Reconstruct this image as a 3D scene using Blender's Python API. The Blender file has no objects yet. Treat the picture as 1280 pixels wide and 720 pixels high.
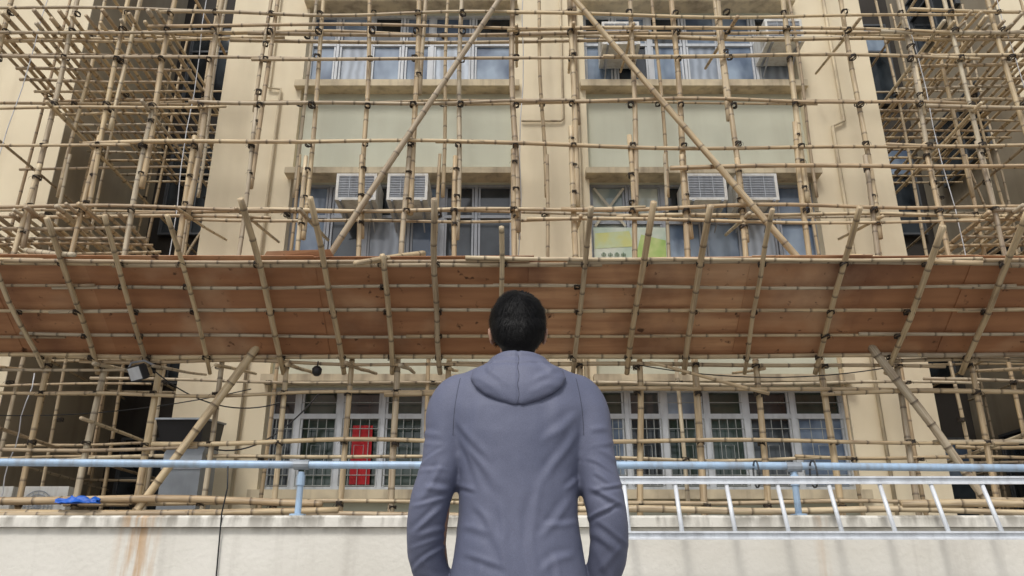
import bpy, bmesh, math, random
from mathutils import Vector, Matrix, noise
from mathutils.bvhtree import BVHTree
R = random.Random(11)
PI = math.pi
scene = bpy.context.scene
COL = scene.collection
rad = math.radians
W = {}

# ------------------------------------------------------------------ materials
def nmat(name):
    m = bpy.data.materials.new(name); m.use_nodes = True
    nt = m.node_tree; b = nt.nodes['Principled BSDF']
    return m, nt, b
def N(nt, t, **kw):
    n = nt.nodes.new(t)
    for k, v in kw.items(): setattr(n, k, v)
    return n
def L(nt, a, b): nt.links.new(a, b)
def rgb(c): return (c[0], c[1], c[2], 1)
def ramp(nt, fac, a, b, ca=(0,0,0), cb=(1,1,1)):
    r = N(nt, 'ShaderNodeValToRGB'); r.color_ramp.elements[0].position = a; r.color_ramp.elements[1].position = b
    r.color_ramp.elements[0].color = rgb(ca); r.color_ramp.elements[1].color = rgb(cb)
    L(nt, fac, r.inputs[0]); return r.outputs[0]
def mix(nt, fac, a, b, mode='MIX'):
    m = N(nt, 'ShaderNodeMix', data_type='RGBA', blend_type=mode)
    if isinstance(fac, (int, float)): m.inputs[0].default_value = fac
    else: L(nt, fac, m.inputs[0])
    for i, s in ((6, a), (7, b)):
        if isinstance(s, tuple): m.inputs[i].default_value = rgb(s)
        else: L(nt, s, m.inputs[i])
    return m.outputs[2]
def noise_tex(nt, scale, detail=5, vec=None, stretch=None, world=True):
    n = N(nt, 'ShaderNodeTexNoise'); n.inputs['Scale'].default_value = scale; n.inputs['Detail'].default_value = detail
    if vec is None:
        if world: vec = N(nt, 'ShaderNodeNewGeometry').outputs['Position']
        else: vec = N(nt, 'ShaderNodeTexCoord').outputs['Object']
    if stretch:
        mp = N(nt, 'ShaderNodeMapping'); mp.inputs['Scale'].default_value = stretch; L(nt, vec, mp.inputs[0]); vec = mp.outputs[0]
    L(nt, vec, n.inputs['Vector']); return n.outputs['Fac']
def simple(name, base, rough=0.7, metal=0.0, dirt=None, scale=4, amt=0.5, streak=True, bump=0.1, bscale=60, world=True, spec=None):
    m, nt, b = nmat(name)
    if dirt is None: dirt = tuple(c*0.45 for c in base)
    f1 = ramp(nt, noise_tex(nt, scale, 6, world=world), 0.42, 0.72)
    if streak:
        f2 = ramp(nt, noise_tex(nt, scale*1.3, 5, stretch=(2.2,2.2,0.18), world=world), 0.48, 0.75)
        mx = N(nt, 'ShaderNodeMath', operation='ADD'); L(nt, f1, mx.inputs[0]); L(nt, f2, mx.inputs[1])
        f1 = mx.outputs[0]
    mu = N(nt, 'ShaderNodeMath', operation='MULTIPLY'); L(nt, f1, mu.inputs[0]); mu.inputs[1].default_value = amt
    mu.use_clamp = True
    c = mix(nt, mu.outputs[0], base, dirt)
    L(nt, c, b.inputs['Base Color'])
    b.inputs['Roughness'].default_value = rough; b.inputs['Metallic'].default_value = metal
    if spec is not None: b.inputs['Specular IOR Level'].default_value = spec
    if bump:
        bp = N(nt, 'ShaderNodeBump'); bp.inputs['Strength'].default_value = bump; bp.inputs['Distance'].default_value = 0.01
        L(nt, noise_tex(nt, bscale, 4, world=world), bp.inputs['Height']); L(nt, bp.outputs[0], b.inputs['Normal'])
    return m

M = {}
M['facade'] = simple('facade_paint', (0.81,0.71,0.51), 0.85, dirt=(0.57,0.47,0.32), scale=0.9, amt=0.34, bump=0.15)
M['facade_shaded'] = simple('facade_paint_shaded', (0.50,0.44,0.33), 0.85, dirt=(0.26,0.21,0.15), scale=0.7, amt=0.55, bump=0.15)  # darker copy of the facade paint, side-wall shade put into the colour
M['green'] = simple('green_panel', (0.59,0.60,0.48), 0.8, dirt=(0.46,0.45,0.35), scale=1.1, amt=0.4)
M['ledge'] = simple('ledge_paint', (0.68,0.58,0.40), 0.85, dirt=(0.22,0.17,0.12), scale=2.5, amt=0.55)
M['recess'] = simple('recess_wall_shaded', (0.05,0.043,0.036), 0.9, scale=1, amt=0.7)  # near-black base colour carries the deep shade of the recess
M['core'] = simple('core', (0.05,0.05,0.05), 0.9, bump=0)
M['frame_white'] = simple('frame_white', (0.60,0.63,0.66), 0.45, scale=5, amt=0.3, bump=0)
M['frame_grey'] = simple('frame_grey', (0.36,0.38,0.41), 0.4, metal=0.2, scale=5, amt=0.35, bump=0)
M['frame_dark'] = simple('frame_dark', (0.10,0.11,0.12), 0.5, scale=5, amt=0.35, bump=0)
M['grille'] = simple('grille_paint', (0.36,0.38,0.37), 0.6, scale=5, amt=0.4, bump=0)
def glass(name, c1, c2, scale, rough=0.08, wave=False):
    m, nt, b = nmat(name)
    f = ramp(nt, noise_tex(nt, scale, 3, stretch=(1.0,1.0,0.6)), 0.38, 0.62)
    c = mix(nt, f, c1, c2)
    if wave:
        w = N(nt, 'ShaderNodeTexWave'); w.inputs['Scale'].default_value = 2.2; w.inputs['Distortion'].default_value = 4.5
        L(nt, N(nt, 'ShaderNodeNewGeometry').outputs['Position'], w.inputs['Vector'])
        c = mix(nt, 0.35, c, w.outputs['Color'], 'MULTIPLY')
    L(nt, c, b.inputs['Base Color']); b.inputs['Roughness'].default_value = rough
    b.inputs['IOR'].default_value = 1.6
    return m
M['gl_dark'] = glass('glass_dark', (0.008,0.011,0.014), (0.05,0.062,0.072), 1.6)
M['gl_blue'] = glass('glass_blue', (0.09,0.13,0.20), (0.30,0.38,0.48), 1.9)
M['gl_curt'] = glass('glass_curtain', (0.34,0.39,0.46), (0.58,0.65,0.73), 1.3, wave=True)
M['gl_teal_refl'] = glass('glass_teal_reflection', (0.26,0.33,0.33), (0.58,0.62,0.54), 2.4)  # light teal reflections painted into the pane colour
M['gl_green'] = glass('glass_green', (0.008,0.022,0.016), (0.04,0.065,0.055), 2.2)
M['red'] = simple('red_cloth', (0.42,0.006,0.012), 0.7, scale=4, amt=0.4)
M['ac_white'] = simple('ac_white', (0.74,0.74,0.70), 0.55, dirt=(0.40,0.35,0.27), scale=6, amt=0.4, bump=0)
M['ac_grille'] = simple('ac_grille', (0.46,0.49,0.53), 0.5, scale=10, amt=0.35, bump=0)
M['ac_in'] = simple('ac_interior', (0.12,0.135,0.16), 0.7, bump=0, amt=0.2)
M['black'] = simple('black_plastic', (0.015,0.015,0.017), 0.5, scale=9, amt=0.3, bump=0, streak=False)
M['steel'] = simple('galvanised_duct', (0.36,0.39,0.42), 0.5, metal=0.3, scale=3, amt=0.45, bump=0.05)
M['rail'] = simple('rail_metal', (0.40,0.55,0.72), 0.42, metal=0.1, dirt=(0.24,0.22,0.20), scale=7, amt=0.45, bump=0.08, bscale=90)
M['alu'] = simple('ladder_alu', (0.80,0.83,0.86), 0.42, metal=0.1, dirt=(0.42,0.43,0.44), scale=9, amt=0.35, bump=0.05)
M['blue'] = simple('blue_tarp', (0.01,0.13,0.62), 0.5, scale=8, amt=0.4, bump=0.1)
M['rope'] = simple('white_rope', (0.65,0.66,0.68), 0.7, bump=0, amt=0.2)
M['tie'] = simple('black_nylon_tie', (0.045,0.034,0.026), 0.65, world=False, bump=0, amt=0.3)
M['pave'] = simple('pavement', (0.28,0.27,0.26), 0.9, scale=2, amt=0.4)
M['terrace'] = simple('terrace_concrete', (0.30,0.28,0.25), 0.9, scale=1.4, amt=0.5)
M['tape'] = simple('tape', (0.60,0.56,0.44), 0.7, bump=0, amt=0.2)
M['ink'] = simple('green_ink', (0.10,0.20,0.10), 0.7, bump=0, amt=0.2)
def paper_mat(name, c1, c2):
    m, nt, b = nmat(name)
    c = mix(nt, ramp(nt, noise_tex(nt, 3.0, 3), 0.40, 0.62), c1, c2)
    L(nt, c, b.inputs['Base Color']); b.inputs['Roughness'].default_value = 0.35
    return m
M['paper'] = paper_mat('paper', (0.52,0.64,0.52), (0.72,0.77,0.66))
M['lime'] = paper_mat('lime_ink', (0.36,0.56,0.14), (0.60,0.68,0.28))
M['yellow'] = paper_mat('yellow_ink', (0.66,0.68,0.26), (0.60,0.70,0.44))

def wall_material():
    m, nt, b = nmat('stained_render')
    pos = N(nt, 'ShaderNodeNewGeometry').outputs['Position']
    sep = N(nt, 'ShaderNodeSeparateXYZ'); L(nt, pos, sep.inputs[0])
    base = mix(nt, ramp(nt, noise_tex(nt, 1.2, 7), 0.35, 0.7), (0.80,0.77,0.69), (0.68,0.65,0.57))
    st = ramp(nt, noise_tex(nt, 3.2, 6, stretch=(2.4,2.4,0.16)), 0.54, 0.85, cb=(0.5,0.5,0.5))
    c = mix(nt, st, base, (0.36,0.33,0.28), 'MIX')
    zr = N(nt, 'ShaderNodeMapRange'); L(nt, sep.outputs['Z'], zr.inputs[0])
    zr.inputs[1].default_value = 1.20; zr.inputs[2].default_value = 1.33
    ng = ramp(nt, noise_tex(nt, 7, 8, stretch=(1.6,1.6,0.5)), 0.44, 0.62)
    mu = N(nt, 'ShaderNodeMath', operation='MULTIPLY'); L(nt, zr.outputs[0], mu.inputs[0]); L(nt, ng, mu.inputs[1])
    m2 = N(nt, 'ShaderNodeMath', operation='MULTIPLY'); L(nt, mu.outputs[0], m2.inputs[0]); m2.inputs[1].default_value = 0.8
    c = mix(nt, m2.outputs[0], c, (0.18,0.16,0.125))
    for (x0, wd, am) in ((-2.42,0.17,0.8), (2.0,0.06,0.25)):
        d = N(nt, 'ShaderNodeMath', operation='SUBTRACT'); L(nt, sep.outputs['X'], d.inputs[0]); d.inputs[1].default_value = x0
        a = N(nt, 'ShaderNodeMath', operation='ABSOLUTE'); L(nt, d.outputs[0], a.inputs[0])
        r = N(nt, 'ShaderNodeMapRange'); L(nt, a.outputs[0], r.inputs[0]); r.inputs[1].default_value = wd; r.inputs[2].default_value = 0
        nn = ramp(nt, noise_tex(nt, 6, 6, stretch=(3.5,3.5,0.35)), 0.42, 0.58)
        q = N(nt, 'ShaderNodeMath', operation='MULTIPLY'); L(nt, r.outputs[0], q.inputs[0]); L(nt, nn, q.inputs[1])
        q2 = N(nt, 'ShaderNodeMath', operation='MULTIPLY'); L(nt, q.outputs[0], q2.inputs[0]); q2.inputs[1].default_value = am
        c = mix(nt, q2.outputs[0], c, (0.52,0.30,0.12))
    L(nt, c, b.inputs['Base Color']); b.inputs['Roughness'].default_value = 0.9
    bp = N(nt, 'ShaderNodeBump'); bp.inputs['Strength'].default_value = 0.35; bp.inputs['Distance'].default_value = 0.012
    L(nt, noise_tex(nt, 28, 8), bp.inputs['Height']); L(nt, bp.outputs[0], b.inputs['Normal'])
    return m
M['streetwall'] = wall_material()

def bamboo_material(name='bamboo', tint=None):
    m, nt, b = nmat(name)
    oi = N(nt, 'ShaderNodeObjectInfo')
    cr = N(nt, 'ShaderNodeValToRGB'); e = cr.color_ramp.elements
    cols = [(0.63,0.49,0.29),(0.52,0.38,0.21),(0.72,0.59,0.38),(0.40,0.29,0.175),(0.60,0.52,0.37),(0.38,0.31,0.22),(0.70,0.54,0.31),(0.46,0.32,0.18),(0.64,0.51,0.31)]
    e[0].position = 0; e[0].color = rgb(cols[0]); e[1].position = 1; e[1].color = rgb(cols[-1])
    for i in range(1, len(cols)-1):
        q = e.new(i/(len(cols)-1)); q.color = rgb(cols[i])
    L(nt, oi.outputs['Random'], cr.inputs[0])
    at = N(nt, 'ShaderNodeAttribute', attribute_name='bc')
    nd = N(nt, 'ShaderNodeAttribute', attribute_name='node')
    n1 = ramp(nt, noise_tex(nt, 2.2, 6, vec=at.outputs['Vector']), 0.44, 0.74)
    n2 = ramp(nt, noise_tex(nt, 6, 5, vec=at.outputs['Vector'], stretch=(2.5,2.5,0.5)), 0.45, 0.7)
    c = mix(nt, n1, cr.outputs[0], (0.24,0.16,0.095))
    mm = N(nt, 'ShaderNodeMath', operation='MULTIPLY'); L(nt, n2, mm.inputs[0]); mm.inputs[1].default_value = 0.45
    c = mix(nt, mm.outputs[0], c, (0.74,0.65,0.47))
    m3 = N(nt, 'ShaderNodeMath', operation='MULTIPLY'); L(nt, nd.outputs['Fac'], m3.inputs[0]); m3.inputs[1].default_value = 0.8
    c = mix(nt, m3.outputs[0], c, (0.07,0.046,0.03))
    L(nt, c, b.inputs['Base Color']); b.inputs['Roughness'].default_value = 0.5
    return m
M['bamboo'] = bamboo_material()

def plywood():
    m, nt, b = nmat('plywood')
    oi = N(nt, 'ShaderNodeObjectInfo')
    base = mix(nt, oi.outputs['Random'], (0.38,0.165,0.07), (0.64,0.37,0.20))
    g = noise_tex(nt, 1.6, 8, stretch=(0.6,5,5))
    c = mix(nt, ramp(nt, g, 0.38, 0.75), base, (0.34,0.155,0.075))
    c = mix(nt, ramp(nt, noise_tex(nt, 0.9, 8), 0.50, 0.72), c, (0.64,0.43,0.27))
    c = mix(nt, ramp(nt, noise_tex(nt, 0.8, 8, stretch=(1.2,1,1)), 0.54, 0.74), c, (0.20,0.09,0.05))
    c = mix(nt, ramp(nt, noise_tex(nt, 9, 3), 0.66, 0.74), c, (0.11,0.05,0.025))
    L(nt, c, b.inputs['Base Color']); b.inputs['Roughness'].default_value = 0.65
    return m
M['ply'] = plywood()

def fabric(name, c1, c2, rough=0.75):
    m, nt, b = nmat(name)
    c = mix(nt, ramp(nt, noise_tex(nt, 5, 4), 0.35, 0.7), c1, c2)
    wv = ramp(nt, noise_tex(nt, 600, 2), 0.35, 0.65, (0.80,0.80,0.80), (1.1,1.1,1.1))
    c = mix(nt, 0.8, c, wv, 'MULTIPLY')
    L(nt, c, b.inputs['Base Color']); b.inputs['Roughness'].default_value = rough
    b.inputs['Specular IOR Level'].default_value = 0.35
    bp = N(nt, 'ShaderNodeBump'); bp.inputs['Strength'].default_value = 0.3; bp.inputs['Distance'].default_value = 0.002
    L(nt, noise_tex(nt, 420, 2), bp.inputs['Height'])
    L(nt, bp.outputs[0], b.inputs['Normal'])
    return m
M['jacket'] = fabric('jacket_softshell', (0.125,0.138,0.205), (0.160,0.172,0.245), 0.6)
M['seam'] = simple('seam_thread', (0.045,0.048,0.07), 0.8, bump=0, amt=0.2)
M['trouser'] = fabric('dark_trousers', (0.02,0.022,0.03), (0.03,0.032,0.04))
M['shoe'] = simple('shoe_leather', (0.02,0.018,0.016), 0.5, amt=0.3)
M['skin'] = simple('skin', (0.42,0.24,0.16), 0.5, dirt=(0.34,0.17,0.11), scale=12, amt=0.4, streak=False, bump=0.05)
M['hair'] = simple('black_hair', (0.005,0.0045,0.0045), 0.55, scale=30, amt=0.3, streak=False, bump=0.2, bscale=200, spec=0.25)
M['eye'] = simple('eye', (0.5,0.5,0.5), 0.2, bump=0, amt=0.1)

# ------------------------------------------------------------------ mesh builder
class MB:
    def __init__(s): s.v = []; s.f = []; s.m = []; s.bc = {}; s.nd = {}
    def box(s, x0, x1, y0, y1, z0, z1, m=0):
        b = len(s.v)
        s.v += [(x0,y0,z0),(x1,y0,z0),(x1,y1,z0),(x0,y1,z0),(x0,y0,z1),(x1,y0,z1),(x1,y1,z1),(x0,y1,z1)]
        for q in ((0,3,2,1),(4,5,6,7),(0,1,5,4),(1,2,6,5),(2,3,7,6),(3,0,4,7)):
            s.f.append(tuple(b+i for i in q)); s.m.append(m)
        return s
    def quad(s, a, b, c, d, m=0):
        k = len(s.v); s.v += [tuple(a),tuple(b),tuple(c),tuple(d)]; s.f.append((k,k+1,k+2,k+3)); s.m.append(m); return s
    def tube(s, pts, rr, n=8, m=0, closed=False, nodes=None, lens=None, seed=0):
        pts = [Vector(p) for p in pts]
        if isinstance(rr, (int, float)): rr = [rr]*len(pts)
        base = len(s.v); up = None; K = len(pts)
        for i, p in enumerate(pts):
            if closed: t = pts[(i+1) % K]-pts[i-1]
            else: t = pts[min(i+1, K-1)]-pts[max(i-1, 0)]
            t.normalize()
            if up is None:
                up = Vector((0,0,1)) if abs(t.z) < 0.9 else Vector((1,0,0))
            a = up-t*up.dot(t)
            if a.length < 1e-5: a = t.orthogonal()
            a.normalize(); c = t.cross(a); up = a
            for j in range(n):
                th = 2*PI*j/n
                s.v.append(tuple(p+a*math.cos(th)*rr[i]+c*math.sin(th)*rr[i]))
                if lens is not None:
                    s.bc[len(s.v)-1] = (math.cos(th)*0.35+seed, math.sin(th)*0.35+seed*1.7, lens[i])
                    s.nd[len(s.v)-1] = nodes[i]
        last = K if closed else K-1
        for i in range(last):
            for j in range(n):
                a = base+i*n+j; b = base+i*n+(j+1) % n
                c = base+((i+1) % K)*n+(j+1) % n; d = base+((i+1) % K)*n+j
                s.f.append((a,b,c,d)); s.m.append(m)
        if not closed:
            s.f.append(tuple(base+j for j in reversed(range(n)))); s.m.append(m)
            s.f.append(tuple(base+(K-1)*n+j for j in range(n))); s.m.append(m)
        return s
    def loft(s, rings, m=0):
        base = len(s.v); n = len(rings[0])
        for r in rings: s.v += [tuple(p) for p in r]
        for i in range(len(rings)-1):
            for j in range(n):
                s.f.append((base+i*n+j, base+i*n+(j+1) % n, base+(i+1)*n+(j+1) % n, base+(i+1)*n+j)); s.m.append(m)
        s.f.append(tuple(base+j for j in reversed(range(n)))); s.m.append(m)
        s.f.append(tuple(base+(len(rings)-1)*n+j for j in range(n))); s.m.append(m)
        return s
    def ell(s, c, r, rot=None, nu=20, nv=12, m=0):
        rings = []
        mat = rot.to_matrix() if rot else None
        for i in range(nv+1):
            ph = -PI/2+PI*(0.02+0.96*i/nv); ring = []
            for j in range(nu):
                th = 2*PI*j/nu
                p = Vector((r[0]*math.cos(ph)*math.cos(th), r[1]*math.cos(ph)*math.sin(th), r[2]*math.sin(ph)))
                if mat: p = mat @ p
                ring.append(Vector(c)+p)
            rings.append(ring)
        return s.loft(rings, m)
    def mesh(s, name):
        me = bpy.data.meshes.new(name); me.from_pydata(s.v, [], s.f); me.update(); return me
    def build(s, name, mats, parent=None, smooth=False, origin=None, fix=False, kind=None):
        if not isinstance(mats, (list, tuple)): mats = [mats]
        if origin is None:
            xs = [min(v[k] for v in s.v) for k in range(3)]; xe = [max(v[k] for v in s.v) for k in range(3)]
            origin = Vector(((xs[0]+xe[0])/2, (xs[1]+xe[1])/2, xs[2]))
        origin = Vector(origin)
        me = bpy.data.meshes.new(name)
        me.from_pydata([tuple(Vector(v)-origin) for v in s.v], [], s.f)
        for m in mats: me.materials.append(m)
        me.polygons.foreach_set('material_index', s.m)
        if s.bc:
            fa = []; fb = []
            for i in range(len(s.v)):
                fa += list(s.bc.get(i, (0,0,0))); fb.append(s.nd.get(i, 0))
            a = me.attributes.new('bc', 'FLOAT_VECTOR', 'POINT'); a.data.foreach_set('vector', fa)
            b = me.attributes.new('node', 'FLOAT', 'POINT'); b.data.foreach_set('value', fb)
        if fix:
            bm = bmesh.new(); bm.from_mesh(me); bmesh.ops.recalc_face_normals(bm, faces=bm.faces); bm.to_mesh(me); bm.free()
        if smooth: me.polygons.foreach_set('use_smooth', [True]*len(me.polygons))
        me.update()
        return link(name, me, origin, parent, kind)
def link(name, me, origin, parent=None, kind=None):
    o = bpy.data.objects.new(name, me); COL.objects.link(o)
    origin = Vector(origin)
    if parent: o.parent = parent; o.location = origin-W[parent.name]
    else: o.location = origin
    W[o.name] = origin.copy()
    if kind: o['kind'] = kind
    return o
def tag(o, label, cat, group=None, kind=None):
    o['label'] = label; o['category'] = cat
    if group: o['group'] = group
    if kind: o['kind'] = kind
    return o
def thing(name, label, cat, loc, group=None):
    return tag(link(name, None, loc), label, cat, group)
def struct(o): o['kind'] = 'structure'; return o

# ------------------------------------------------------------------ bamboo
def bamboo_mb(mb, p0, p1, r0=0.035, r1=None, n=8, bend=None):
    p0 = Vector(p0); p1 = Vector(p1); d = p1-p0; ln = d.length
    if r1 is None: r1 = r0*0.8
    if bend is None: bend = 0.0065*ln
    t = d.normalized(); a = t.orthogonal().normalized(); c = t.cross(a)
    ang = R.uniform(0, 2*PI); bd = a*math.cos(ang)+c*math.sin(ang)
    ang2 = R.uniform(0, 2*PI); bd2 = a*math.cos(ang2)+c*math.sin(ang2)
    seed = R.uniform(0, 40)
    cuts = [(0.0, 0)]; s = R.uniform(0.1, 0.3)
    while s < ln-0.05:
        cuts += [(s-0.02, 0), (s-0.006, 1), (s+0.008, 0.55), (s+0.026, 0)]
        s += R.uniform(0.26, 0.40)
    cuts.append((ln, 0))
    pts = []; rr = []; nn = []; ll = []
    kk = R.uniform(2.2, 4.2)
    for (q, k) in cuts:
        f = q/ln
        pts.append(p0+d*f+bd*math.sin(f*PI)*bend+bd2*math.sin(f*PI*kk)*bend*0.4)
        rr.append((r0+(r1-r0)*f)*(1+0.10*(k > 0.9)-0.03*(k == 0.55))); nn.append(k); ll.append(q)
    mb.tube(pts, rr, n, nodes=nn, lens=ll, seed=seed)
def bamboo(name, p0, p1, parent, r0=0.035, r1=None, n=8, bend=None):
    mb = MB(); bamboo_mb(mb, p0, p1, r0, r1, n, bend)
    return mb.build(name, M['bamboo'], parent, smooth=True)

lmb = MB()
for sgn in (-1, 1):
    for k in range(3):
        off = (k-1)*0.012; pts = []
        for j in range(12):
            th = 2*PI*j/12; x = 0.046*math.cos(th); y = -0.034+0.072*math.sin(th)
            pts.append((x, y, sgn*x*0.55+off))
        lmb.tube(pts, 0.0052, 4, closed=True)
lmb.tube([(0.03,-0.1,0.0),(0.045,-0.12,-0.03),(0.05,-0.115,-0.08)], 0.0025, 4)
lmb.tube([(-0.03,-0.1,0.0),(-0.055,-0.115,-0.02),(-0.07,-0.11,-0.05)], 0.0025, 4)
lash_me = lmb.mesh('lashing'); lash_me.materials.append(M['tie'])
NL = [0]; pend = []
def lashing(p, parent):
    if NL[0] < 100 :
        o = link('lashing', lash_me, p, parent); NL[0] += 1
        o.rotation_euler = (0, 0, R.uniform(-0.3, 0.3)); s = R.uniform(0.78, 0.95); o.scale = (s, s, s*R.uniform(0.5,1))
    else: pend.append(Vector(p))
def lash_stuff(parent, name='lashing'):
    if not pend: return
    mb = MB()
    for p in pend:
        k = len(mb.v); a = R.uniform(-0.3, 0.3); s = R.uniform(0.75, 0.92); ca, sa = math.cos(a)*s, math.sin(a)*s; sz = s*R.uniform(0.5,1)
        for v in lash_me.vertices:
            x, y, z = v.co; mb.v.append((p.x+ca*x-sa*y, p.y+sa*x+ca*y, p.z+sz*z))
        for f in lash_me.polygons: mb.f.append(tuple(k+i for i in f.vertices)); mb.m.append(0)
    mb.build(name, M['tie'], parent, kind='stuff'); pend.clear()

# ------------------------------------------------------------------ ground, terrace
TZ = 1.15
g = MB().box(-150,150,-150,150,-0.3,0).build('ground', M['pave']); struct(g)
t = MB().box(-40,40,5.62,60,0.004,TZ).build('terrace', M['terrace']); struct(t)

sw = thing('street_wall', 'low cream rendered wall with rust and black stains under the metal rail', 'wall', (0,5.5,0))
MB().box(-30,30,5.42,5.60,0,1.255).build('wall_face', M['streetwall'], sw)
cm = MB(); n = 200; prof = [(5.385,1.257),(5.385,1.315),(5.40,1.33),(5.605,1.33),(5.605,1.257)]
rings = []
for i in range(n+1):
    x = -30+60*i/n; j = 0.005*noise.noise(Vector((x*3,0,0)))+0.004*noise.noise(Vector((x*9,0,3)))
    rings.append([(x, y+(j if y < 5.41 else 0), z+(j if z > 1.3 else 0)) for (y, z) in prof])
cm.loft(rings).build('coping', M['streetwall'], sw, fix=True)
cb = MB().tube([(-1.88,5.36,1.64),(-1.87,5.375,1.5),(-1.885,5.37,1.34),(-1.89,5.40,1.2),(-1.88,5.405,0.9),(-1.9,5.405,0.4),(-1.88,5.40,0.01)], 0.005, 6)
tag(cb.build('cable', M['black'], smooth=True), 'thin black cable hanging from the rail down the cream wall', 'cable')

# railing
rl = thing('railing', 'pale blue grey metal pipe railing along the wall top', 'railing', (0,5.48,1.33))
MB().tube([(x, 5.47, 1.664-0.0045*x+0.004*math.sin(x*1.3)) for x in [-9+0.5*i for i in range(37)]], 0.026, 14).build('rail', M['rail'], rl, smooth=True)
for px in (-8.1,-4.75,-1.42,1.90,5.25,8.6):
    p = MB().tube([(px,5.48,1.331),(px,5.48,1.62)], 0.022, 12)
    p.tube([(px,5.48,1.331),(px,5.48,1.345)], 0.055, 12)
    p.tube([(px,5.48,1.53),(px,5.48,1.60)], 0.029, 12)
    po = p.build('post', M['rail'], rl, smooth=False)
    MB().tube([(px-0.05,5.47,1.66-0.0045*px),(px+0.05,5.47,1.66-0.0045*px)], 0.034, 12).build('clamp', M['steel'], po)
ld = thing('ladder', 'aluminium ladder hung sideways from the metal rail right of the man', 'ladder', (2.8,5.25,1.16))
la, lb = (5.33,1.543), (5.20,1.19)
def lad_rail(y, z):
    m = MB(); m.box(0.62,5.6,y-0.014,y+0.014,z-0.020,z+0.020); m.box(0.62,5.6,y-0.03,y-0.015,z-0.025,z-0.014); m.box(0.62,5.6,y-0.03,y-0.015,z+0.014,z+0.025)
    return m
lad_rail(*la).build('side_rail', M['alu'], ld); lad_rail(*lb).build('side_rail', M['alu'], ld)
for i in range(15):
    x = 0.73+0.333*i
    MB().tube([(x,la[0],la[1]),(x,lb[0],lb[1])], 0.0145, 8).build('rung', M['alu'], ld, smooth=True)
for x in (1.62, 2.0):
    m = MB()
    for k in range(2):
        m.tube([(x+0.007*k, 5.40+0.065*math.cos(a), 1.595+0.09*math.sin(a)) for a in [2*PI*j/14 for j in range(14)]], 0.003, 5, closed=True)
    m.build('tie', M['black'], ld)

# ------------------------------------------------------------------ building
bd = thing('apartment_building', 'cream apartment block with green panels and rows of windows behind the bamboo', 'building', (0.6,15,TZ))
TOP = 15.0; XL, XR = -4.72, 5.92
G = ((-3.43,0.03), (1.2,4.70))
wm = MB()
for a, b in ((XL,-3.43), (0.03,1.2), (4.70,XR)): wm.box(a, b, 11.0, 11.4, TZ, TOP)
wm.build('wall', M['facade'], bd)
MB().box(XL,XR,11.402,20,TZ,TOP).build('wall', M['facade_shaded'], bd)
lw = MB().box(-30,-7.8,12,22,TZ,TOP).build('wall', [M['facade']], bd)
rw = MB().box(9.0,32,12,22,TZ,TOP).build('wall', [M['facade']], bd)
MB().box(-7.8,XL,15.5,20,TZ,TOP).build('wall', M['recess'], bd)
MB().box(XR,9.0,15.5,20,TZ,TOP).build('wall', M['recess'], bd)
MB().box(-7.797,-7.79,12.0,15.49,TZ,TOP).build('wall', M['facade_shaded'], bd)  # thin skins over both wing sides, shade painted in as a darker tone
MB().box(8.99,8.997,12.0,15.49,TZ,TOP).build('wall', M['facade_shaded'], bd)
SILL = (2.16,5.42,8.65,11.9); HT = (1.44,1.45,1.50,1.5)
for gi, (a, b) in enumerate(G):
    z = TZ
    for k, s in enumerate(SILL):
        MB().box(a, b, 11.12, 11.398, z, s).build('spandrel_panel', M['green'], bd)
        z = s+HT[k]
        MB().box(a-0.09, b+0.09, 10.88, 11.14, s-0.13, s-0.01).build('sill', M['ledge'], bd)
        MB().box(a-0.06, b+0.06, 10.80, 11.14, z+0.01, z+0.11).build('ledge', M['ledge'], bd)
    MB().box(a, b, 11.12, 11.398, z, TOP).build('spandrel_panel', M['green'], bd)

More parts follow.
